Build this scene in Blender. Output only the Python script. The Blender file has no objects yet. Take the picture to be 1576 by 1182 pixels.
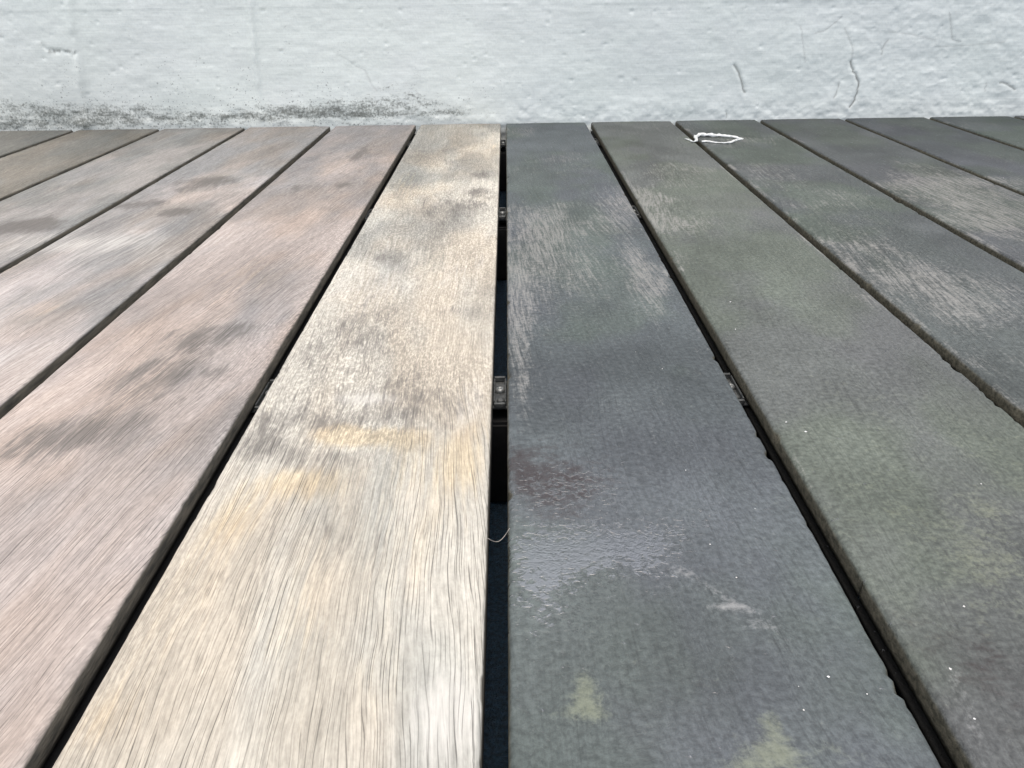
import bpy, math, random
import numpy as np

# ------------------------------------------------------------------ camera, world, sun, exposure
scene = bpy.context.scene
col = scene.collection
W, H, F = 1576.0, 1182.0, 1200.0                  # photograph size and focal length in its pixels
PITCH, ROLL, YAW = 0.4799, -0.0136, 0.0013
CAM = np.array([0.0072, 0.0, 0.2235])
WALL_Y, WALL_S = 1.4186, 0.0077                   # the wall's face: y = WALL_Y + WALL_S * x

fw = np.array([math.sin(YAW)*math.cos(PITCH), math.cos(YAW)*math.cos(PITCH), -math.sin(PITCH)])
rt0 = np.array([math.cos(YAW), -math.sin(YAW), 0.0]); up0 = np.cross(rt0, fw)
rt = math.cos(ROLL)*rt0 + math.sin(ROLL)*up0
up = -math.sin(ROLL)*rt0 + math.cos(ROLL)*up0

cd = bpy.data.cameras.new('camera'); cam = bpy.data.objects.new('camera', cd); col.objects.link(cam)
cd.sensor_fit = 'HORIZONTAL'; cd.sensor_width = 36.0; cd.lens = 36.0*F/W
cd.clip_start = 0.01; cd.clip_end = 2000.0
from mathutils import Matrix
M = Matrix.Identity(4)
for i in range(3):
    M[i][0], M[i][1], M[i][2], M[i][3] = rt[i], up[i], -fw[i], CAM[i]
cam.matrix_world = M
scene.camera = cam
scene.render.resolution_x, scene.render.resolution_y = 1024, 768

SUN_EL, SUN_AZ = math.radians(84), math.radians(190)     # azimuth clockwise from +Y: nearly overhead, spread wide by the overcast
world = bpy.data.worlds.new('World'); scene.world = world; world.use_nodes = True
wn = world.node_tree; wn.nodes.clear()
sky = wn.nodes.new('ShaderNodeTexSky'); sky.sky_type = 'NISHITA'; sky.sun_disc = False
sky.sun_elevation = SUN_EL; sky.sun_rotation = SUN_AZ
sky.air_density = 1.0; sky.dust_density = 5.0; sky.ozone_density = 0.6
bg = wn.nodes.new('ShaderNodeBackground'); bg.inputs[1].default_value = 0.12
wo = wn.nodes.new('ShaderNodeOutputWorld')
wn.links.new(sky.outputs[0], bg.inputs[0]); wn.links.new(bg.outputs[0], wo.inputs[0])

sd = bpy.data.lights.new('sun', 'SUN'); sd.energy = 1.5; sd.angle = math.radians(125); sd.color = (1.0, 0.97, 0.92)
sun = bpy.data.objects.new('sun', sd); col.objects.link(sun)
from mathutils import Vector
sdir = Vector((math.sin(SUN_AZ)*math.cos(SUN_EL), math.cos(SUN_AZ)*math.cos(SUN_EL), math.sin(SUN_EL)))
sun.rotation_euler = sdir.to_track_quat('Z', 'Y').to_euler()

vs = scene.view_settings
vs.view_transform = 'Standard'; vs.look = 'None'; vs.gamma = 1.0; vs.use_curve_mapping = False
vs.exposure = 0.80
scene.render.engine = 'CYCLES'

# ------------------------------------------------------------------ helpers
rng = np.random.default_rng(7)

def ray(px, py):
    return fw + (px-W/2)/F*rt - (py-H/2)/F*up
def deck_pt(px, py, z=0.0):
    d = ray(px, py); t = (z-CAM[2])/d[2]
    return CAM[0]+d[0]*t, CAM[1]+d[1]*t
def wall_pt(px, py):
    d = ray(px, py); t = (WALL_Y+WALL_S*CAM[0]-CAM[1])/(d[1]-WALL_S*d[0])
    return CAM[0]+d[0]*t, CAM[2]+d[2]*t

def vnoise(x, y, seed=0):
    xi = np.floor(x).astype(np.int64); yi = np.floor(y).astype(np.int64)
    fx = x-xi; fy = y-yi
    fx = fx*fx*fx*(fx*(fx*6-15)+10); fy = fy*fy*fy*(fy*(fy*6-15)+10)
    def h(a, b):
        n = (a*374761393 + b*668265263 + seed*974634777) & 0xffffffff
        n = ((n ^ (n >> 13))*1274126177) & 0xffffffff
        n = n ^ (n >> 16)
        return (n & 0xffff)/65535.0
    a = h(xi, yi); b = h(xi+1, yi); c = h(xi, yi+1); d = h(xi+1, yi+1)
    return (a*(1-fx)+b*fx)*(1-fy) + (c*(1-fx)+d*fx)*fy
def fbm(x, y, seed=0, oct=4, gain=0.5):
    s = 0.0; a = 1.0; t = 0.0
    for o in range(oct):
        s = s + a*vnoise(x*2**o, y*2**o, seed+o*17); t += a; a *= gain
    return s/t                                       # 0..1
def smooth(a, b, v):
    t = np.clip((v-a)/(b-a), 0, 1); return t*t*(3-2*t)

def link(o, parent=None):
    col.objects.link(o)
    if parent is not None: o.parent = parent
    return o
def tag(o, label=None, cat=None, group=None, kind=None):
    if label: o['label'] = label
    if cat: o['category'] = cat
    if group: o['group'] = group
    if kind: o['kind'] = kind
    return o
def fast_mesh(name, verts, quads, ngons=(), attrs=None, mat=None, smooth_shade=True):
    me = bpy.data.meshes.new(name)
    v = np.asarray(verts, np.float32); q = np.asarray(quads, np.int32).reshape(-1, 4)
    loops = q.ravel(); starts = np.arange(len(q), dtype=np.int32)*4; tots = np.full(len(q), 4, np.int32)
    for g in ngons:
        g = np.asarray(g, np.int32)
        starts = np.append(starts, len(loops)).astype(np.int32); tots = np.append(tots, len(g)).astype(np.int32)
        loops = np.concatenate([loops, g])
    me.vertices.add(len(v)); me.vertices.foreach_set('co', v.ravel())
    me.loops.add(len(loops)); me.loops.foreach_set('vertex_index', loops.astype(np.int32))
    me.polygons.add(len(starts)); me.polygons.foreach_set('loop_start', starts); me.polygons.foreach_set('loop_total', tots)
    me.polygons.foreach_set('use_smooth', np.full(len(starts), smooth_shade))
    me.update(calc_edges=True); me.validate()
    for k, a in (attrs or {}).items():
        a = np.asarray(a, np.float32)
        if a.ndim == 1:
            at = me.attributes.new(k, 'FLOAT', 'POINT'); at.data.foreach_set('value', a)
        else:
            at = me.attributes.new(k, 'FLOAT_VECTOR', 'POINT'); at.data.foreach_set('vector', a.ravel())
    if mat: me.materials.append(mat)
    return me

class NT:                                            # a small node-tree writer
    def __init__(s, name):
        s.m = bpy.data.materials.new(name); s.m.use_nodes = True
        s.t = s.m.node_tree; s.t.nodes.clear()
        s.out = s.t.nodes.new('ShaderNodeOutputMaterial'); s.b = s.t.nodes.new('ShaderNodeBsdfPrincipled')
        s.t.links.new(s.b.outputs[0], s.out.inputs[0])
    def put(s, sock, v):
        if isinstance(v, bpy.types.NodeSocket): s.t.links.new(v, sock)
        elif isinstance(v, (tuple, list)) and len(v) == 3 and sock.type == 'RGBA': sock.default_value = (*v, 1)
        else: sock.default_value = v
    def math(s, op, a, b=0.0, clamp=False):
        n = s.t.nodes.new('ShaderNodeMath'); n.operation = op; n.use_clamp = clamp
        s.put(n.inputs[0], a); s.put(n.inputs[1], b); return n.outputs[0]
    def add(s, a, b): return s.math('ADD', a, b)
    def mul(s, a, b): return s.math('MULTIPLY', a, b)
    def attr(s, name, vec=False):
        n = s.t.nodes.new('ShaderNodeAttribute'); n.attribute_name = name
        return n.outputs['Color'] if vec else n.outputs['Fac']
    def xyz(s):
        n = s.t.nodes.new('ShaderNodeTexCoord'); k = s.t.nodes.new('ShaderNodeSeparateXYZ')
        s.t.links.new(n.outputs['Object'], k.inputs[0]); return k.outputs[0], k.outputs[1], k.outputs[2]
    def vec(s, x, y, z):
        n = s.t.nodes.new('ShaderNodeCombineXYZ')
        for i, v in enumerate((x, y, z)): s.put(n.inputs[i], v)
        return n.outputs[0]
    def rand(s):
        n = s.t.nodes.new('ShaderNodeObjectInfo'); return n.outputs['Random']
    def noise(s, v, scale=1.0, detail=2.0, rough=0.5, dist=0.0):
        n = s.t.nodes.new('ShaderNodeTexNoise'); s.put(n.inputs['Vector'], v)
        n.inputs['Scale'].default_value = scale; n.inputs['Detail'].default_value = detail
        n.inputs['Roughness'].default_value = rough; n.inputs['Distortion'].default_value = dist
        return n.outputs[0]
    def voro(s, v, scale=1.0, feature='F1', rnd=1.0):
        n = s.t.nodes.new('ShaderNodeTexVoronoi'); n.feature = feature; s.put(n.inputs['Vector'], v)
        n.inputs['Scale'].default_value = scale; n.inputs['Randomness'].default_value = rnd
        return n.outputs[0]
    def rng(s, v, a, b, c=0.0, d=1.0):
        n = s.t.nodes.new('ShaderNodeMapRange'); n.interpolation_type = 'SMOOTHSTEP'
        s.put(n.inputs[0], v); n.inputs[1].default_value = a; n.inputs[2].default_value = b
        n.inputs[3].default_value = c; n.inputs[4].default_value = d; return n.outputs[0]
    def mix(s, f, a, b, mode='MIX'):
        n = s.t.nodes.new('ShaderNodeMix'); n.data_type = 'RGBA'; n.blend_type = mode
        s.put(n.inputs[0], f); s.put(n.inputs[6], a); s.put(n.inputs[7], b); return n.outputs[2]
    def scale_col(s, c, f):
        n = s.t.nodes.new('ShaderNodeVectorMath'); n.operation = 'SCALE'
        s.put(n.inputs[0], c); s.put(n.inputs[3], f); return n.outputs[0]
    def bump(s, h, strength, dist, nrm=None):
        n = s.t.nodes.new('ShaderNodeBump'); n.inputs['Strength'].default_value = strength
        n.inputs['Distance'].default_value = dist; s.put(n.inputs['Height'], h)
        if nrm is not None: s.put(n.inputs['Normal'], nrm)
        return n.outputs[0]
    def done(s, color, rough, nrm=None, spec=0.5, metal=0.0):
        s.put(s.b.inputs['Base Color'], color); s.put(s.b.inputs['Roughness'], rough)
        s.put(s.b.inputs['Specular IOR Level'], spec); s.b.inputs['Metallic'].default_value = metal
        if nrm is not None: s.put(s.b.inputs['Normal'], nrm)
        return s.m

# ------------------------------------------------------------------ materials
def mat_pale():
    n = NT('weathered_pale_wood'); x, y, z = n.xyz(); g = n.attr('gx'); zz = n.add(z, n.mul(n.rand(), 9.0))
    def streak(sx, sy, d=2.0, ro=0.5):
        return n.noise(n.vec(n.mul(g, sx), n.mul(y, sy), n.mul(zz, sx)), 1, d, ro)
    fuzz = n.attr('fuzz')
    fine = streak(1350, 80, 1, .6)
    mid = streak(330, 17, 3, .65)
    sp = streak(680, 260, 2, .65)
    warp = streak(80, 6, 2, .6)
    def lines(k, amp, off, w, gs, gy, g0, g1):       # open vessels: thin lines along the grain, broken up along their length
        ph = n.math('FRACT', n.add(n.add(n.mul(g, k), n.mul(warp, amp)), off))
        d = n.mul(n.math('ABSOLUTE', n.add(ph, -.5)), 2.0)
        return n.mul(n.rng(d, w, w*.30), n.rng(streak(gs, gy, 1, .5), g0, g1))
    pores = n.math('MAXIMUM', lines(420, 3.2, .0, .20, 330, 27, .43, .54), n.mul(lines(640, -4.2, .37, .26, 560, 30, .47, .58), .75))
    pores = n.mul(n.mul(pores, n.attr('open')), n.rng(fuzz, 0.0, 1.0, 1.0, .40))
    c = n.scale_col(n.attr('tint', True), n.rng(mid, .25, .75, .84, 1.13))
    c = n.scale_col(c, n.rng(fine, .25, .75, .88, 1.10))
    c = n.scale_col(c, n.rng(sp, .28, .72, .90, 1.09))
    c = n.mix(n.mul(n.rng(sp, .60, .40), n.mul(fuzz, .52)), c, n.scale_col(c, .64))
    c = n.mix(n.mul(n.rng(sp, .50, .66), n.mul(fuzz, .55)), c, n.scale_col(c, 1.30))
    wm = n.rng(n.add(n.attr('warm'), n.mul(n.add(mid, -.5), 1.1)), .15, .95)
    c = n.mix(n.mul(wm, .62), c, n.mix(1.0, c, (1.08, .91, .66), 'MULTIPLY'))
    br = n.rng(n.add(n.attr('pale'), n.mul(n.add(mid, -.5), 1.1)), .15, .9)
    c = n.mix(n.mul(br, .6), c, (.61, .59, .535))
    blot = n.noise(n.vec(n.mul(g, 70), n.mul(y, 26), zz), 1, 4, .7)
    dk = n.add(n.attr('dark'), n.add(n.mul(n.add(mid, -.5), 1.5), n.add(n.mul(n.add(blot, -.5), 1.5), n.mul(n.add(fine, -.5), -.8))))
    c = n.mix(n.mul(n.rng(dk, .18, .98), .82), c, (.118, .110, .100))
    c = n.mix(n.mul(pores, .88), c, n.scale_col(c, .27))
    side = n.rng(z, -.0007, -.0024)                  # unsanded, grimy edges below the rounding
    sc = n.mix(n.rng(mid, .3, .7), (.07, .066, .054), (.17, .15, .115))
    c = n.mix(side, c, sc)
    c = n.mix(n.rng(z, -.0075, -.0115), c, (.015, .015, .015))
    h = n.add(n.mul(fine, .8), n.mul(sp, n.add(.5, n.mul(fuzz, .7))))
    return n.done(c, .80, n.bump(h, .6, .0006), .22)

def mat_dark():
    n = NT('algae_darkened_wood'); x, y, z = n.xyz(); gx = n.attr('gx'); zz = n.add(z, n.mul(n.rand(), 9.0))
    def nz(sx, sy, d=3.0, ro=.55, ds=0.0):
        return n.noise(n.vec(n.mul(gx, sx), n.mul(y, sy), n.mul(zz, sx)), 1, d, ro, ds)
    mott = nz(380, 330, 4, .74)
    grain = nz(1250, 60, 1, .6)
    along = nz(420, 26, 4, .78)
    ragged = n.noise(n.vec(n.mul(x, 70), n.mul(y, 110), zz), 1, 5, .78)
    c = n.scale_col(n.attr('tint', True), n.rng(mott, .28, .72, .70, 1.32))
    c = n.scale_col(c, n.rng(grain, .25, .75, .93, 1.07))
    c = n.scale_col(c, n.rng(along, .3, .7, .95, 1.05))
    ph = n.math('FRACT', n.add(n.mul(gx, 230), n.mul(nz(60, 5, 2, .6), 3.5)))
    ln = n.mul(n.rng(n.mul(n.math('ABSOLUTE', n.add(ph, -.5)), 2.0), .26, .06), n.rng(nz(150, 14, 1), .46, .62))
    c = n.mix(n.mul(ln, .26), c, n.scale_col(c, .45))   # grain just showing through the film
    gr = n.rng(n.add(n.attr('green'), n.add(n.mul(n.add(mott, -.5), 1.5), n.mul(n.add(ragged, -.5), 1.9))), .22, 1.25)
    c = n.mix(n.mul(gr, .52), c, (.225, .245, .165))
    pu = n.rng(n.add(n.attr('bare'), n.mul(n.add(ragged, -.5), 2.4)), .2, 1.15)
    c = n.mix(n.mul(pu, .85), c, (.040, .031, .031))
    # worn: the film rubbed off in ragged strips along the grain, pale fibres through it
    wn_ = n.add(n.attr('worn'), n.add(n.mul(n.add(along, -.5), 1.7), n.add(n.mul(n.add(ragged, -.5), 1.25), n.mul(n.add(mott, -.5), 1.1))))
    wn_ = n.mul(n.rng(wn_, .38, 1.25), n.add(n.rng(along, .36, .60, .18, .80), n.rng(mott, .45, .70, 0.0, .25)))
    c = n.mix(n.mul(wn_, .72), c, n.mix(ragged, (.32, .318, .30), (.235, .23, .212)))
    sc = n.attr('scuff')
    c = n.mix(n.mul(n.rng(n.add(sc, n.mul(n.add(mott, -.5), 1.6)), .25, 1.2), .55), c, (.34, .34, .33))
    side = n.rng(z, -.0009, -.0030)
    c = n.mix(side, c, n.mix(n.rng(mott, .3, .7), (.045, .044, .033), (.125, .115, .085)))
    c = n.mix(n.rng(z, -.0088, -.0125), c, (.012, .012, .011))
    wnoise = n.noise(n.vec(n.mul(x, 250), n.mul(y, 330), zz), 1, 2, .6, .45)
    wv = n.attr('wet')
    wetm = n.rng(n.add(wv, n.mul(n.add(wnoise, -.5), n.add(2.3, n.mul(wv, -1.25)))), .38, .66)
    c = n.mix(n.mul(wetm, .82), c, n.scale_col(c, .30))
    damp = n.attr('damp')
    c = n.mix(n.mul(damp, .35), c, n.scale_col(c, .6))
    rough = n.add(n.add(n.rng(mott, .3, .7, .50, .66), n.mul(wn_, .2)), n.mul(damp, -.36))
    f = n.t.nodes.new('ShaderNodeMix'); f.data_type = 'FLOAT'
    n.put(f.inputs[0], wetm); n.put(f.inputs[2], rough); f.inputs[3].default_value = .06
    leather = n.noise(n.vec(n.mul(x, 330), n.mul(y, 430), n.mul(zz, 240)), 1, 3, .6, .3)
    h = n.add(n.mul(leather, n.add(.4, n.mul(damp, .5))), n.mul(mott, 1.0))
    h = n.add(n.mul(h, n.rng(wetm, 0.0, 1.0, 1.0, .22)), n.mul(wetm, 1.05))
    n.put(n.b.inputs['IOR'], n.add(1.45, n.mul(wetm, .25)))
    return n.done(c, f.outputs[0], n.bump(h, .65, .0008), n.add(n.add(.08, n.mul(damp, .46)), n.mul(wetm, .95)))

def mat_wall():
    n = NT('white_painted_render'); x, y, z = n.xyz()
    p = n.vec(x, y, z)
    cloud = n.noise(p, 3.2, 3, .6); c2 = n.noise(p, 9, 3, .6)
    c = n.mix(n.rng(cloud, .35, .65), (.80, .85, .80), (.805, .845, .808))
    c = n.mix(n.mul(n.rng(c2, .5, .7), .5), c, (.77, .805, .775))
    mn = n.noise(p, 290, 3, .7)
    brush = n.noise(n.vec(n.mul(x, 16), y, n.mul(z, 420)), 1, 3, .6)
    c = n.scale_col(c, n.rng(brush, .2, .8, .95, 1.05))
    c = n.scale_col(c, n.rng(mn, .2, .8, .94, 1.06))
    yel = n.attr('damp')
    c = n.mix(n.mul(yel, .85), c, (.64, .65, .59))
    mold = n.attr('mold')
    mb = n.noise(n.vec(n.mul(x, 38), y, n.mul(z, 120)), 1, 4, .7)
    m = n.add(mold, n.add(n.mul(n.add(mn, -.5), 1.7), n.mul(n.add(mb, -.5), 1.7)))
    m = n.rng(m, .52, 1.35)
    c = n.mix(n.mul(m, .80), c, (.085, .09, .075))
    dots = n.rng(n.voro(p, 95), .19, .08)            # scattered pinholes and mildew dots
    dots = n.math('MAXIMUM', dots, n.rng(n.voro(p, 210), .24, .10))
    dsel = n.rng(n.add(n.noise(p, 24, 3, .6), n.mul(n.add(n.attr('pits'), -.5), .36)), .50, .64)
    c = n.mix(n.mul(n.mul(dots, dsel), n.add(.15, n.mul(n.attr('pits'), .6))), c, (.12, .125, .115))
    c = n.mix(n.mul(n.attr('crack'), .80), c, (.12, .115, .10))
    h = n.add(n.mul(mn, .7), n.mul(brush, .7))
    return n.done(c, .62, n.bump(h, .3, .0007), .3)

def simple(name, a, b, scale, rough, metal=0.0, bump=0.0, bd=.001, spec=.5):
    n = NT(name); x, y, z = n.xyz(); p = n.vec(x, y, z)
    k = n.noise(p, scale, 4, .6)
    return n.done(n.mix(n.rng(k, .3, .7), a, b), rough, n.bump(n.noise(p, scale*2.2, 3), bump, bd) if bump else None, spec, metal)

PALE, DARK, WALLM = mat_pale(), mat_dark(), mat_wall()
GROUND = simple('dark_roofing_felt', (.006, .020, .036), (.03, .075, .13), 420, .45, bump=.8, bd=.002)
JOIST = simple('dark_joist_timber', (.005, .006, .007), (.012, .013, .014), 60, .7, bump=.4)
STEEL = simple('dull_galvanised_steel', (.045, .05, .05), (.11, .115, .11), 300, .55, metal=.4, bump=.2, bd=.0003)
SCREW = simple('zinc_screw', (.16, .17, .165), (.26, .27, .26), 500, .4, metal=.5)
SOCKET = simple('screw_recess_dirt', (.01, .01, .01), (.02, .02, .02), 500, .8)
PLASTIC = simple('dirty_white_sealant', (.50, .52, .50), (.78, .79, .77), 160, .4, bump=.3, bd=.0008)
GRIT = simple('pale_grit', (.55, .54, .5), (.8, .8, .78), 300, .6)
COPING = simple('painted_coping', (.60, .64, .64), (.70, .72, .72), 40, .6, bump=.4, bd=.001)
FIBRE = simple('grey_fibre', (.25, .23, .2), (.4, .37, .33), 300, .8)

# ------------------------------------------------------------------ setting: ground
GZ = -0.083
me = fast_mesh('ground', [(-400, -400, GZ), (400, -400, GZ), (400, 400, GZ), (-400, 400, GZ)], [(0, 1, 2, 3)], mat=GROUND)
tag(link(bpy.data.objects.new('ground', me)), kind='structure')

# ------------------------------------------------------------------ the wall
def polyline_dist(X, Z, pts):
    d = np.full(X.shape, 9.0)
    for (a, b) in zip(pts[:-1], pts[1:]):
        ax, az = a; bx, bz = b; L = (bx-ax)**2+(bz-az)**2+1e-12
        t = np.clip(((X-ax)*(bx-ax)+(Z-az)*(bz-az))/L, 0, 1)
        d = np.minimum(d, np.hypot(X-ax-t*(bx-ax), Z-az-t*(bz-az)))
    return d

def build_wall():
    xs = np.concatenate([np.linspace(-3.2, -1.12, 40)[:-1], np.arange(-1.12, 1.12, .0018), np.linspace(1.12, 3.2, 40)])
    zs = np.concatenate([[GZ], np.arange(-.03, .26, .0018), np.linspace(.27, .84, 50)])
    X, Z = np.meshgrid(xs, zs)                       # rows = z
    nx, nz = len(xs), len(zs)
    D = np.zeros_like(X)                             # positive: towards the camera
    D += (fbm(X*2.3+9, Z*3+4, 1, 3)-.5)*.010
    D += (fbm(X*14, Z*17, 2, 4)-.5)*.0030
    D += (fbm(X*70, Z*110, 3, 4, .6)-.5)*.0008
    rough_r = smooth(.25, .75, X)                    # lumpier hand-trowelled render towards the right
    D += (np.abs(fbm(X*30+3, Z*34, 4, 4, .6)-.5))*-.0030*(.2+rough_r)
    foot = smooth(.055, .0, Z)
    D += foot*(fbm(X*26, Z*30, 5, 4, .6)-.35)*.006   # crumbly fillet along the foot
    D += smooth(.1835, .1855, Z+(fbm(X*5, X*0, 6, 2)-.5)*.002)*.0003   # slight step where the upper coat starts
    # vertical trowel ridges on the left
    for (xa, ya, xb, yb, amp, wd) in ((380, -40, 402, 180, .0046, .005), (98, -40, 134, 190, .0052, .008), (655, 70, 662, 180, .0008, .004)):
        d = polyline_dist(X, Z, [wall_pt(xa, ya), wall_pt(xb, yb)])
        D += amp*np.exp(-(d/wd)**2)*(.2+1.3*fbm(X*30, Z*22, 8, 3))
    # pits and blistered scar at the far left
    scar = polyline_dist(X, Z, [wall_pt(60, 66), wall_pt(72, 78), wall_pt(96, 80), wall_pt(120, 82)])
    D -= .0014*np.exp(-(scar/.004)**2)*smooth(.4, .6, fbm(X*90, Z*90, 30, 3))
    crack = np.zeros_like(X)
    crack = np.maximum(crack, .75*np.exp(-(scar/.0035)**2)*smooth(.45, .62, fbm(X*150, Z*150, 31, 3)))
    C = [([(1130, 100), (1138, 112), (1142, 128), (1147, 143)], .9), ([(1312, 96), (1314, 108), (1320, 117), (1322, 132), (1318, 150), (1308, 165)], 1.0),
         ([(1292, 128), (1289, 140), (1284, 150)], .6), ([(1368, 62), (1360, 72), (1358, 84)], .45), ([(1232, 40), (1236, 62), (1239, 96)], .30),
         ([(1255, 52), (1272, 45), (1296, 26)], .35), ([(1540, 127), (1556, 132), (1562, 138)], .8), ([(1518, 128), (1516, 140)], .45),
         ([(1118, 172), (1118, 182)], .6), ([(1460, 20), (1468, 60), (1478, 64)], .4), ([(1300, 45), (1312, 70), (1312, 92)], .35),
         ([(1370, 50), (1400, 52), (1440, 62)], .3), ([(520, 84), (560, 110), (580, 140)], .25), ([(1440, 72), (1520, 68), (1545, 64)], .25)]
    for pts, amp in C:
        P = []
        for a, b in zip(pts[:-1], pts[1:]):
            for t in (0, .34, .67):
                P.append((a[0]+(b[0]-a[0])*t+rng.normal()*1.1, a[1]+(b[1]-a[1])*t+rng.normal()*.8))
        P.append(pts[-1])
        d = polyline_dist(X, Z, [wall_pt(*q) for q in P])
        wob = .6+.9*fbm(X*120, Z*120, 21, 3)
        crack = np.maximum(crack, amp*np.exp(-(d/(.0012*wob))**2))
        D -= amp*amp*.0013*np.exp(-(d/.0020)**2)
        D += amp*amp*.0007*np.exp(-((d-.005)/.005)**2)
    # little cavities
    for i in range(260):
        cx = rng.uniform(-1.05, 1.05); cz = rng.uniform(0, .21); r = rng.uniform(.0015, .0038)
        i0, i1 = np.searchsorted(xs, [cx-.012, cx+.012]); j0, j1 = np.searchsorted(zs, [cz-.012, cz+.012])
        sl = np.s_[j0:j1, i0:i1]; dd = np.hypot(X[sl]-cx, (Z[sl]-cz)*1.3)
        D[sl] += np.where(rng.random() < .8, -1, .6)*r*.30*np.exp(-(dd/r)**2)
    # mildew: along the foot on the left, fading out right of the centre
    def ell(px, py, rx, ry, a):
        cx, cz = wall_pt(px, py); k = 1.24e-3
        return a*np.exp(-(((X-cx)/(rx*k))**2+((Z-cz)/(ry*k))**2))
    left = smooth(.22, -.10, X)
    mold = left*(.24*np.exp(-((Z-.024)/.042)**2)+.26*np.exp(-(Z/.012)**2)) + smooth(.15, -.2, X)*.10*np.exp(-(Z/.10)**2)
    for e in ((100, 170, 150, 16, .45), (250, 180, 160, 12, .42), (460, 172, 70, 9, .62), (560, 165, 90, 16, .45), (640, 150, 60, 18, .30), (165, 70, 70, 45, .10), (470, 178, 130, 3, .7),
              (70, 78, 18, 8, .35), (195, 95, 40, 25, .18), (300, 135, 30, 12, .30), (700, 174, 60, 5, .4), (40, 190, 120, 6, .35), (610, 132, 40, 10, .25), (960, 172, 100, 4, .20), (20, 130, 50, 60, .10)):
        mold += ell(*e)
    mold = np.clip(mold, 0, 1.1)*smooth(.25, .10, Z)
    damp = np.clip(.55*smooth(-.25, -1.1, X)*smooth(.22, .0, Z)+.35*foot*left+.25*smooth(.05, 0, Z)*rough_r, 0, 1)
    pits = smooth(.45, -.45, X)*(.30+.70*np.exp(-(Z/.085)**2))
    Y = WALL_Y+WALL_S*X-D
    v = np.stack([X, Y, Z], -1).reshape(-1, 3)
    idx = np.arange(nx*nz).reshape(nz, nx)
    q = np.stack([idx[:-1, :-1], idx[:-1, 1:], idx[1:, 1:], idx[1:, :-1]], -1).reshape(-1, 4)
    nb = len(v)                                       # back shell
    loop = np.concatenate([idx[0, :], idx[1:, -1], idx[-1, -2::-1], idx[-2:0:-1, 0]])
    bv = v[loop].copy(); bv[:, 1] = WALL_Y+.16
    v = np.concatenate([v, bv]); L = len(loop); k = np.arange(L); k2 = (k+1) % L
    q2 = np.stack([loop[k2], loop[k], nb+k, nb+k2], -1)
    at = {}
    for nm, a in (('mold', mold), ('damp', damp), ('crack', np.clip(crack, 0, 1)), ('pits', pits)):
        at[nm] = np.concatenate([a.ravel(), np.zeros(L)])
    me = fast_mesh('rendered_wall', v, np.concatenate([q, q2]), [list(nb+np.arange(L))], at, WALLM)
    w = link(bpy.data.objects.new('rendered_wall', me))
    tag(w, 'low white painted rendered wall, mildewed and cracked along the end of the deck', 'wall')
    return w
wall = build_wall()

def box_mesh(name, x0, x1, y0, y1, z0, z1, mat, bev=0.0):
    import bmesh
    bm = bmesh.new(); bmesh.ops.create_cube(bm, size=1)
    for v in bm.verts:
        v.co = ((x0+x1)/2+v.co.x*(x1-x0), (y0+y1)/2+v.co.y*(y1-y0), (z0+z1)/2+v.co.z*(z1-z0))
    if bev: bmesh.ops.bevel(bm, geom=list(bm.edges), offset=bev, segments=2, affect='EDGES')
    me = bpy.data.meshes.new(name); bm.to_mesh(me); bm.free(); me.materials.append(mat); return me
link(bpy.data.objects.new('coping', box_mesh('coping', -3.22, 3.22, WALL_Y-.020, WALL_Y+.185, .842, .885, COPING, .006)), wall)

# ------------------------------------------------------------------ the deck
deck = bpy.data.objects.new('timber_deck', None); deck.location = (0, 0, GZ); link(deck)
tag(deck, 'timber plank deck, pale and dry on the left, dark and wet on the right', 'deck')
PITCH_X, GAP, TH = 0.148, 0.009, 0.021
PW = PITCH_X-GAP
Y_END = 0.0065                                       # gap between plank ends and the wall

def stain(lst):
    """(photo px, py, half width px, half height px, amount[, skew]) -> ellipses on the deck in metres"""
    out = []
    for e in lst:
        px, py, rx, ry, a = e[:5]; sk = e[5] if len(e) > 5 else 0.0
        cx, cy = deck_pt(px, py); ex = abs(deck_pt(px+rx, py)[0]-cx)
        ya = deck_pt(px, py-ry)[1]; yb = deck_pt(px, py+ry)[1]
        out.append((cx, cy, ex, abs(ya-yb)/2, a, sk))
    return out
def apply(X, Y, lst):
    s = np.zeros_like(X)
    wx = (fbm(X*28, Y*16, 51, 3)-.5); wy = (fbm(X*28+40, Y*16, 52, 3)-.5)
    for cx, cy, rx, ry, a, sk in lst:
        u = (X-cx+wx*rx*1.1-sk*(Y-cy))/rx; w = (Y-cy+wy*ry*1.1)/ry
        s += a*np.exp(-(u*u+w*w)**1.2)
    return s

S_DARK = stain([(320, 282, 48, 11, 1.0), (225, 312, 45, 8, .75), (272, 328, 32, 8, 1.1), (20, 352, 62, 14, 1.1), (60, 345, 40, 8, .4), (340, 515, 75, 22, .8), (268, 572, 80, 40, .75),
    (185, 655, 95, 42, .65), (95, 665, 60, 30, .45), (458, 290, 11, 8, .7), (525, 285, 15, 6, .8), (556, 236, 13, 12, .6), (690, 250, 50, 22, .42), (690, 318, 58, 24, .55),
    (608, 392, 24, 11, .6), (560, 512, 95, 34, .45), (640, 620, 95, 45, .50), (430, 645, 55, 36, .50), (505, 708, 85, 20, .55), (420, 690, 50, 22, .35), (742, 268, 18, 6, .8), (738, 296, 18, 6, .8),
    (510, 650, 50, 14, .35), (600, 240, 60, 20, .25), (150, 235, 90, 10, .35), (60, 215, 60, 8, .4), (420, 230, 60, 12, .25), (430, 560, 50, 30, .3), (20, 720, 60, 40, .35), (700, 480, 30, 20, .3)])
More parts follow.
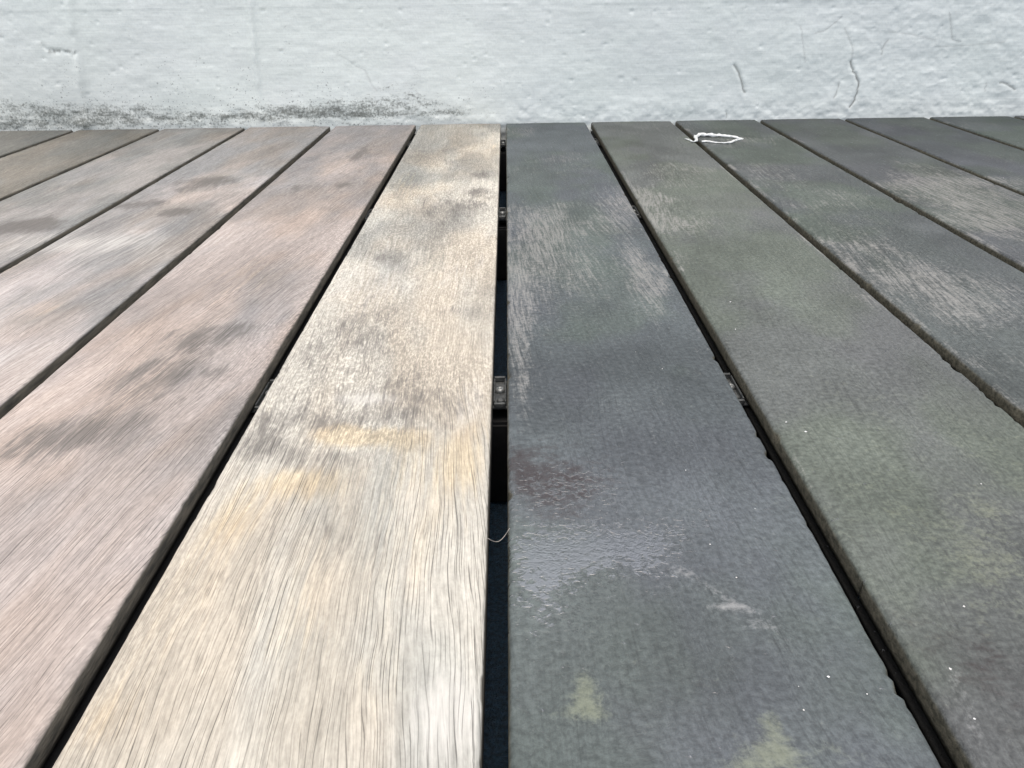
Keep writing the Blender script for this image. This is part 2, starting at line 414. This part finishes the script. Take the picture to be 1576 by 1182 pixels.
S_WARM = stain([(530, 668, 62, 17, 1.0), (625, 672, 60, 18, .6), (450, 742, 90, 26, .7), (720, 690, 34, 45, .6), (300, 900, 80, 120, .35), (470, 930, 60, 120, .4), (700, 760, 40, 60, .35),
    (350, 800, 50, 40, .5), (640, 300, 60, 30, .3), (180, 1100, 60, 60, .45), (40, 480, 60, 20, .35), (360, 430, 60, 40, .3), (600, 1040, 50, 100, .25)])
S_PALE = stain([(560, 612, 52, 12, .8), (600, 420, 130, 60, .45), (685, 1120, 70, 90, .75), (650, 770, 60, 40, .35), (720, 620, 26, 60, .45), (380, 640, 30, 60, .3), (250, 380, 120, 30, .3), (30, 560, 70, 40, .35),
    (110, 370, 120, 20, .5), (560, 860, 140, 90, .25), (330, 760, 26, 60, .4)])
S_FUZZ = stain([(620, 420, 160, 90, .9), (560, 560, 170, 80, .9), (520, 660, 150, 40, .5), (640, 250, 120, 60, .7), (180, 1010, 60, 300, .35), (700, 330, 120, 60, .6)])
S_WORN = stain([(828, 350, 48, 52, .62), (880, 430, 95, 46, .66), (798, 480, 20, 70, .75), (905, 345, 70, 26, .45), (830, 255, 62, 14, .45), (800, 203, 28, 8, .9), (985, 405, 20, 32, .95), (1012, 470, 26, 32, .7),
    (955, 315, 30, 20, .5), (1000, 312, 62, 22, .6), (1072, 345, 48, 14, .62), (962, 290, 30, 14, .5), (1088, 545, 14, 32, .5), (1350, 400, 95, 36, .66), (1425, 452, 85, 28, .70), (1500, 480, 60, 22, .62),
    (1300, 335, 75, 26, .45), (1230, 262, 60, 14, .36), (1480, 300, 95, 32, .62), (1410, 268, 50, 14, .5), (1540, 345, 50, 26, .68), (1530, 560, 60, 26, .45), (1110, 240, 30, 10, .3), (870, 240, 30, 8, .5),
    (1160, 215, 50, 6, .35), (1330, 210, 40, 6, .4), (960, 230, 40, 8, .35), (1480, 560, 30, 14, .45), (930, 585, 110, 80, .20), (1010, 640, 60, 60, .18), (800, 580, 10, 60, .45), (1550, 440, 40, 20, .5), (1050, 400, 20, 14, .5), (1040, 260, 60, 12, .35)])
S_GREEN = stain([(1420, 800, 150, 80, .34), (1510, 860, 60, 50, .50), (1470, 950, 110, 50, .30), (897, 1050, 15, 24, .85), (894, 1080, 22, 20, .9), (915, 1102, 22, 14, .8), (870, 1100, 30, 10, .5), (1196, 1120, 18, 30, 1.0), (1200, 1160, 60, 22, .95), (1160, 1178, 40, 14, .7),
    (1320, 640, 90, 60, .25), (1540, 700, 60, 60, .35), (1030, 360, 20, 12, .3), (1520, 780, 30, 30, .4), (860, 430, 30, 20, .2), (1310, 1160, 60, 30, .3), (900, 260, 40, 14, .4)])
S_BARE = stain([(842, 752, 72, 40, 1.05), (800, 720, 24, 30, .6), (820, 690, 60, 20, .4), (900, 720, 60, 30, .3), (1560, 1060, 80, 80, .5), (1440, 980, 60, 60, .3)])
S_WET = stain([(850, 758, 115, 36, .50), (868, 842, 120, 44, .74), (828, 910, 62, 60, .50), (995, 825, 100, 32, .40), (1060, 800, 60, 26, .25), (900, 725, 100, 24, .22), (1010, 880, 50, 26, .22)])
S_DAMP = stain([(850, 890, 110, 110, .75), (980, 860, 110, 60, .35), (1000, 1080, 330, 150, .40), (860, 770, 120, 80, .35), (1200, 900, 200, 150, .15)])
S_SCUFF = stain([(1095, 905, 10, 46, .62, -.92), (1150, 945, 26, 30, .30, -.92), (1120, 935, 62, 8, .62, -.5), (1030, 880, 34, 8, .55, -.6), (1170, 962, 40, 6, .45, -.4), (1470, 1060, 14, 40, .5, .35), (1500, 1130, 12, 46, .5, .35), (1570, 490, 60, 10, .3), (1440, 535, 10, 4, .5), (1240, 665, 14, 10, .35), (1000, 490, 8, 30, .4)])

TINTS = {-1: (.478, .456, .392), -2: (.368, .324, .292), -3: (.410, .376, .352), -4: (.300, .286, .266), -5: (.222, .218, .195), -6: (.21, .208, .185)}
GREYED = {-1: (.285, .282, .252), -2: (.252, .241, .230), -3: (.25, .247, .235), -4: (.205, .205, .19), -5: (.165, .165, .147), -6: (.16, .16, .142)}   # greyer, darker patch tone of each pale plank, more of it towards the wall
DT = {1: (.056, .064, .066), 2: (.070, .0755, .0715), 3: (.058, .065, .063), 4: (.053, .058, .058), 5: (.046, .051, .053), 6: (.045, .052, .051)}
SLOPE = {-1: .03, -2: -.16, -3: -.10, -4: -.05, -5: .04, -6: .08}
PL = {-1: 'straw-coloured plank with open grain, first left of the centre gap', -2: 'pinkish grey plank with two broad dark stains, second left of the centre gap',
      -3: 'pinkish pale plank with two small oval stains, third left of the centre gap', -4: 'grey-beige plank with a dark purple stain, fourth left of the centre gap',
      1: 'wet dark plank with glossy patch and pale green stains, first right of the centre gap', 2: 'dark grey-green smooth plank, second right of the centre gap',
      3: 'dark plank with worn beige scuffs, third right of the centre gap', 4: 'dark plank with brownish worn scuffs, fourth right of the centre gap'}

def build_plank(b):
    pale = b < 0; i = abs(b)-1; seed = 100+b
    xc = (GAP/2+i*PITCH_X+PW/2)*(1 if b > 0 else -1)
    near = abs(b) <= 6
    hw = PW/2; r = .0020 if pale else .0030
    # cross-section, from the bottom left round over the top to the bottom right
    gv = [(-hw+.004, -TH), (-hw, -TH+.002), (-hw, -.0155), (-hw+.006, -.0150), (-hw+.006, -.0112), (-hw, -.0108), (-hw, -.008), (-hw, -.0055)]
    for k in range(6):
        a = math.pi/2*k/5; gv.append((-hw+r-r*math.cos(a), -r+r*math.sin(a)))
    ntop = 46 if near else 14
    tops = np.linspace(-hw+r, hw-r, ntop+2)[1:-1]
    prof = gv+[(t, 0.0) for t in tops]+[(-x, z) for x, z in gv[::-1]]
    prof = np.array(prof); npf = len(prof)
    ys = np.concatenate([np.arange(-1.6, .09, .05), np.arange(.1, 1.40, .0028 if near else .02)])
    X0 = np.repeat(prof[None, :, 0], len(ys), 0); Z0 = np.repeat(prof[None, :, 1], len(ys), 0)
    endy = WALL_Y+WALL_S*xc-Y_END+rng.uniform(-.0015, .0015)
    ys = np.append(ys, [endy-.004, endy-.001, endy]); X0 = np.vstack([X0, X0[:3]]); Z0 = np.vstack([Z0, Z0[:3]])
    Y0 = np.repeat(ys[:, None], npf, 1)
    wx = X0+xc
    topw = smooth(-.008, -.002, Z0)
    edge = smooth(hw-.006, hw-.0005, np.abs(X0))*topw
    sgn = np.sign(X0)
    # ragged arrises: fine wander plus, on the dark planks, small broken-out chips
    e1 = fbm(Y0*60, sgn*7+b*3.1, seed, 4, .6)-.5
    Xd = X0 - sgn*edge*np.abs(e1)*(.0007 if pale else .0014)
    chip = smooth(.66, .82, fbm(Y0*95, sgn*5+b*1.7, seed+9, 3, .6))
    Xd -= sgn*edge*chip*(.0004 if pale else .0011)
    Z1 = Z0 - edge*chip*(.0003 if pale else .0009)
    # surface: gentle cup, saw undulation, end rounding
    Z1 = Z1 + topw*((fbm(wx*18, Y0*9, seed+1, 3)-.5)*.0008 - .0004*(X0/hw)**2)
    Z1[-1] -= .0015*topw[-1]; Z1[-2] -= .0004*topw[-2]
    bow = (fbm(Y0*1.1+b, Y0*0+b, seed+3, 2)-.5)*.0016
    Xd = Xd+bow
    Z1 = Z1+rng.uniform(-.0003, .0003)
    V = np.stack([Xd, Y0, Z1], -1).reshape(-1, 3)
    ny = len(ys); idx = np.arange(ny*npf).reshape(ny, npf); nxt = np.roll(idx, -1, 1)
    q = np.stack([idx[:-1], idx[1:], nxt[1:], nxt[:-1]], -1).reshape(-1, 4)
    caps = [list(idx[0]), list(idx[-1][::-1])]
    fx, fy = wx.ravel(), Y0.ravel()
    sl = SLOPE.get(b, rng.uniform(-.08, .08))
    flow = sl*fy+(fbm(fx*9, fy*2.2, seed+5, 3)-.5)*.035+(fbm(fx*34, fy*9, seed+6, 4)-.5)*.009
    at = {'gx': fx+flow}
    m = np.ones_like(fx)
    if pale:
        t = np.array(TINTS.get(b, (.21, .21, .185)))
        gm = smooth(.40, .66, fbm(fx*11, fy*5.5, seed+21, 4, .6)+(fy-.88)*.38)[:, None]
        tt = t[None]*(1-gm*.85)+np.array(GREYED.get(b, (.19, .19, .168)))[None]*gm*.85
        lf = fbm(at['gx']*22, fy*5, seed+7, 4, .6)[:, None]
        hue = smooth(.45, .70, fbm(at['gx']*13, fy*4.5, seed+22, 4, .6))[:, None]
        hue2 = smooth(.48, .72, fbm(at['gx']*17+30, fy*6, seed+23, 4, .6))[:, None]
        tt = tt*(1-.55*hue*(1-np.array([[1.0, .90, .80]])))*(1-.6*hue2*(1-np.array([[.86, .91, .95]])))
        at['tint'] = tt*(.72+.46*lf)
        rn = fbm(fx*10+5, fy*7, seed+8, 4)
        at['dark'] = apply(fx, fy, S_DARK)+smooth(.58, .78, rn)*.25
        at['warm'] = apply(fx, fy, S_WARM)+smooth(.55, .8, fbm(fx*14, fy*6, seed+11, 3))*.4*(1 if b == -1 else .6)
        at['pale'] = apply(fx, fy, S_PALE); at['open'] = m*(1.0 if b == -1 else .85)*(.55+.45*smooth(.30, .52, fbm(at['gx']*38, fy*8, seed+24, 3)))
        at['fuzz'] = np.clip(apply(fx, fy, S_FUZZ)+smooth(.6, 1.2, fy)*.3, 0, 1)
    else:
        t = np.array(DT.get(b, (.062, .068, .068)))
        lf = fbm(fx*9, fy*7, seed+7, 4)[:, None]
        lf = .5*lf+.5*fbm(fx*26, fy*20, seed+31, 3)[:, None]
        h1 = smooth(.42, .66, fbm(fx*13, fy*9, seed+32, 4))[:, None]; h2 = smooth(.48, .70, fbm(fx*11+7, fy*7, seed+33, 4))[:, None]
        at['tint'] = 1.42*t[None]*(.55+.9*lf)*(1-h1*(1-np.array([[.99, 1.04, .93]])))*(1-h2*(1-np.array([[1.01, .985, 1.02]])))
        rn = fbm(fx*9+5, fy*9, seed+8, 4)
        at['worn'] = .80*apply(fx, fy, [(cx, cy, rx*1.35, ry*1.35, a, k) for cx, cy, rx, ry, a, k in S_WORN])+smooth(.48, .72, rn)*.42*smooth(.38, .8, fy)
        at['green'] = .85*apply(fx, fy, [(cx, cy, rx*1.2, ry*1.15, a, k) for cx, cy, rx, ry, a, k in S_GREEN]); at['bare'] = apply(fx, fy, S_BARE)
        at['wet'] = apply(fx, fy, S_WET); at['damp'] = np.clip(apply(fx, fy, S_DAMP), 0, 1); at['scuff'] = apply(fx, fy, S_SCUFF)
        at['worn'] = at['worn']+.55*(edge.ravel() > .5)*smooth(.5, .75, fbm(fy*25, fx*3, seed+13, 3))
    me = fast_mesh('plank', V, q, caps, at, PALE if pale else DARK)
    o = bpy.data.objects.new('plank', me); o.location = (xc, 0, -GZ); link(o, deck)
    if b in PL: o['label'] = PL[b]
    return o
NP = 9
for i in range(1, NP+1):
    build_plank(-i); build_plank(i)

JY = (-1.25, -.83, -.405, .017, .440, .866, 1.288)
for jy in JY:
    o = bpy.data.objects.new('joist', box_mesh('joist', -NP*PITCH_X, NP*PITCH_X, jy-.0225, jy+.0225, GZ+.001, -TH-.0005, JOIST, .002))
    o.location = (0, 0, -GZ); link(o, deck)

# fixing clips in the gaps: folded plate with two lips, a pan-head screw and a pressed boss
import bmesh
def clip_meshes():
    bm = bmesh.new()
    def bx(x0, x1, y0, y1, z0, z1, bev=.0003):
        g = bmesh.ops.create_cube(bm, size=1)['verts']
        for v in g: v.co = ((x0+x1)/2+v.co.x*(x1-x0), (y0+y1)/2+v.co.y*(y1-y0), (z0+z1)/2+v.co.z*(z1-z0))
        bmesh.ops.bevel(bm, geom=list({e for v in g for e in v.link_edges}), offset=bev, segments=1, affect='EDGES')
    bx(-.0085, .0085, -.018, .018, -.0140, -.0125)       # wings held in the plank grooves
    bx(-.0036, .0036, -.0185, -.0165, -.0124, -.0095)      # folded lip, near end
    bx(-.0036, .0036, .0165, .0185, -.0124, -.0090)
    bx(-.0040, -.0031, -.0155, .0155, -.0124, -.0092)
    bx(.0031, .0040, -.0155, .0155, -.0124, -.0092)
    bx(-.003, .003, -.003, .003, -TH, -.0141)              # shank down to the joist
    plate = bpy.data.meshes.new('plate'); bm.to_mesh(plate); bm.free(); plate.materials.append(STEEL)
    def lathe(name, prof, mat, seg=20):
        vs_, fs = [], []
        for k in range(seg):
            a = 2*math.pi*k/seg
            for (r, z) in prof: vs_.append((r*math.cos(a), r*math.sin(a), z))
        n = len(prof)
        for k in range(seg):
            for j in range(n-1): fs.append((k*n+j, ((k+1) % seg)*n+j, ((k+1) % seg)*n+j+1, k*n+j+1))
        me = bpy.data.meshes.new(name); me.from_pydata(vs_, [], fs); me.materials.append(mat)
        for p in me.polygons: p.use_smooth = True
        return me
    screw = lathe('screw', [(.0031, -.0125), (.0032, -.0113), (.0028, -.0104), (.0020, -.0099), (.0013, -.0097), (.0012, -.0108), (.0001, -.0110)], SCREW)
    boss = lathe('boss', [(.0026, -.0125), (.0024, -.0112), (.0016, -.0106), (.0006, -.0105), (.0001, -.0107)], STEEL)
    rec = lathe('recess', [(.0011, -.01065), (.0001, -.01055)], SOCKET, 6)
    return plate, screw, boss, rec
plate, screw, boss, rec = clip_meshes()
for g in range(-5, 6):
    for jy in JY[4:]:
        c = bpy.data.objects.new('clip', plate); c.location = (g*PITCH_X, jy, -GZ); link(c, deck)
        s = bpy.data.objects.new('screw', screw); s.location = (0, .003, 0); link(s, c)
        k = bpy.data.objects.new('boss', boss); k.location = (.0006, -.0105, 0); link(k, c)

# ------------------------------------------------------------------ small things lying on the deck
def tube(name, pts, radii, mat, seg=8, flat=1.0, jitter=0.0):
    pts = [Vector(p) for p in pts]; vs_, fs = [], []
    for i, p in enumerate(pts):
        d = (pts[min(i+1, len(pts)-1)]-pts[max(i-1, 0)]).normalized()
        s = d.cross(Vector((0, 0, 1))).normalized(); u = s.cross(d)
        for k in range(seg):
            a = 2*math.pi*k/seg; r = radii[i]*(1+jitter*rng.uniform(-1, 1))
            vs_.append(tuple(p+s*math.cos(a)*r+u*math.sin(a)*r*flat))
    for i in range(len(pts)-1):
        for k in range(seg):
            fs.append((i*seg+k, i*seg+(k+1) % seg, (i+1)*seg+(k+1) % seg, (i+1)*seg+k))
    fs.append(tuple(range(seg))[::-1]); fs.append(tuple((len(pts)-1)*seg+k for k in range(seg)))
    me = bpy.data.meshes.new(name); me.from_pydata(vs_, [], fs); me.materials.append(mat)
    for p in me.polygons: p.use_smooth = True
    return me
def resample(P, n):
    P = np.array(P, float); s = np.concatenate([[0], np.cumsum(np.linalg.norm(np.diff(P, axis=0), axis=1))])
    t = np.linspace(0, s[-1], n)
    return np.stack([np.interp(t, s, P[:, k]) for k in range(P.shape[1])], -1)

# a shred of dried white sealant, one looped strand whose tail bridges the gap
path = [(1054, 213, .0012), (1060, 215.5, .002), (1067, 218.5, .0022), (1072, 217, .003), (1070, 211.5, .0042), (1076, 209.3, .0048), (1088, 209.5, .005), (1100, 210, .0052), (1112, 210, .005), (1126, 211, .004), (1134, 213, .0036), (1144, 214.6, .0022),
        (1138, 215, .0028), (1131, 217, .003), (1124, 219.8, .0032), (1114, 220.5, .002), (1102, 219.6, .0022), (1090, 218.2, .0028), (1080, 218.2, .0026)]
P3 = [(*deck_pt(a, b+1), r) for a, b, r in path]
P3 = resample(P3, 64)
rad = P3[:, 2]*(.75+.5*fbm(np.arange(64)*.6, np.zeros(64), 77, 3))
pts = [(p[0], p[1], rr*.5+.0001) for p, rr in zip(P3, rad)]
o = bpy.data.objects.new('sealant_shred', tube('sealant_shred', pts, list(rad*.72), PLASTIC, 9, .7, .38)); link(o)
tag(o, 'crumpled looped shred of white sealant lying across a gap near the wall', 'sealant shred')

# fine pale grit scattered over the dark planks
vs_, fs = [], []
oct_v = np.array([(1, 0, 0), (-1, 0, 0), (0, 1, 0), (0, -1, 0), (0, 0, 1), (0, 0, -1)], float)
oct_f = [(0, 2, 4), (2, 1, 4), (1, 3, 4), (3, 0, 4), (2, 0, 5), (1, 2, 5), (3, 1, 5), (0, 3, 5)]
spots = [(1436, 533, .0016), (1432, 535, .0010), (1500, 1107, .0005), (1275, 1042, .0006), (1237, 1093, .0004), (1093, 838, .0004), (1484, 934, .0006), (1297, 835, .0008), (1132, 507, .0007), (1124, 465, .0006), (1240, 665, .0008), (1210, 650, .0006), (1462, 1030, .0006), (1510, 745, .0005)]
for k in range(14):
    spots.append((rng.uniform(800, 1570), rng.uniform(240, 1150), rng.uniform(.0002, .00045)))
for px, py, r in spots:
    gx_, gy_ = deck_pt(px, py)
    ph = (gx_-GAP/2) % PITCH_X
    if gx_ < GAP/2+.004 or ph > PW-.004 or ph < .004 or gy_ > 1.39: continue
    o0 = len(vs_); vv = oct_v*r*rng.uniform(.6, 1.3, (6, 3)); vv[:, 2] *= .7
    vs_ += [tuple(v+np.array([gx_, gy_, r*.35])) for v in vv]; fs += [tuple(a+o0 for a in f) for f in oct_f]
me = bpy.data.meshes.new('grit'); me.from_pydata(vs_, [], fs); me.materials.append(GRIT)
tag(link(bpy.data.objects.new('grit', me)), 'fine pale grit scattered over the dark wet planks', 'grit', kind='stuff')

# a stray fibre spanning the centre gap
a = deck_pt(752, 826); b = deck_pt(783, 812)
pts = [(a[0]+(b[0]-a[0])*t, a[1]+(b[1]-a[1])*t, -.0012-.004*math.sin(math.pi*t)) for t in np.linspace(-.05, 1.05, 12)]
o = bpy.data.objects.new('stray_fibre', tube('stray_fibre', pts, [.00016]*12, FIBRE, 5)); link(o)
tag(o, 'thin pale fibre caught across the wide centre gap', 'fibre')
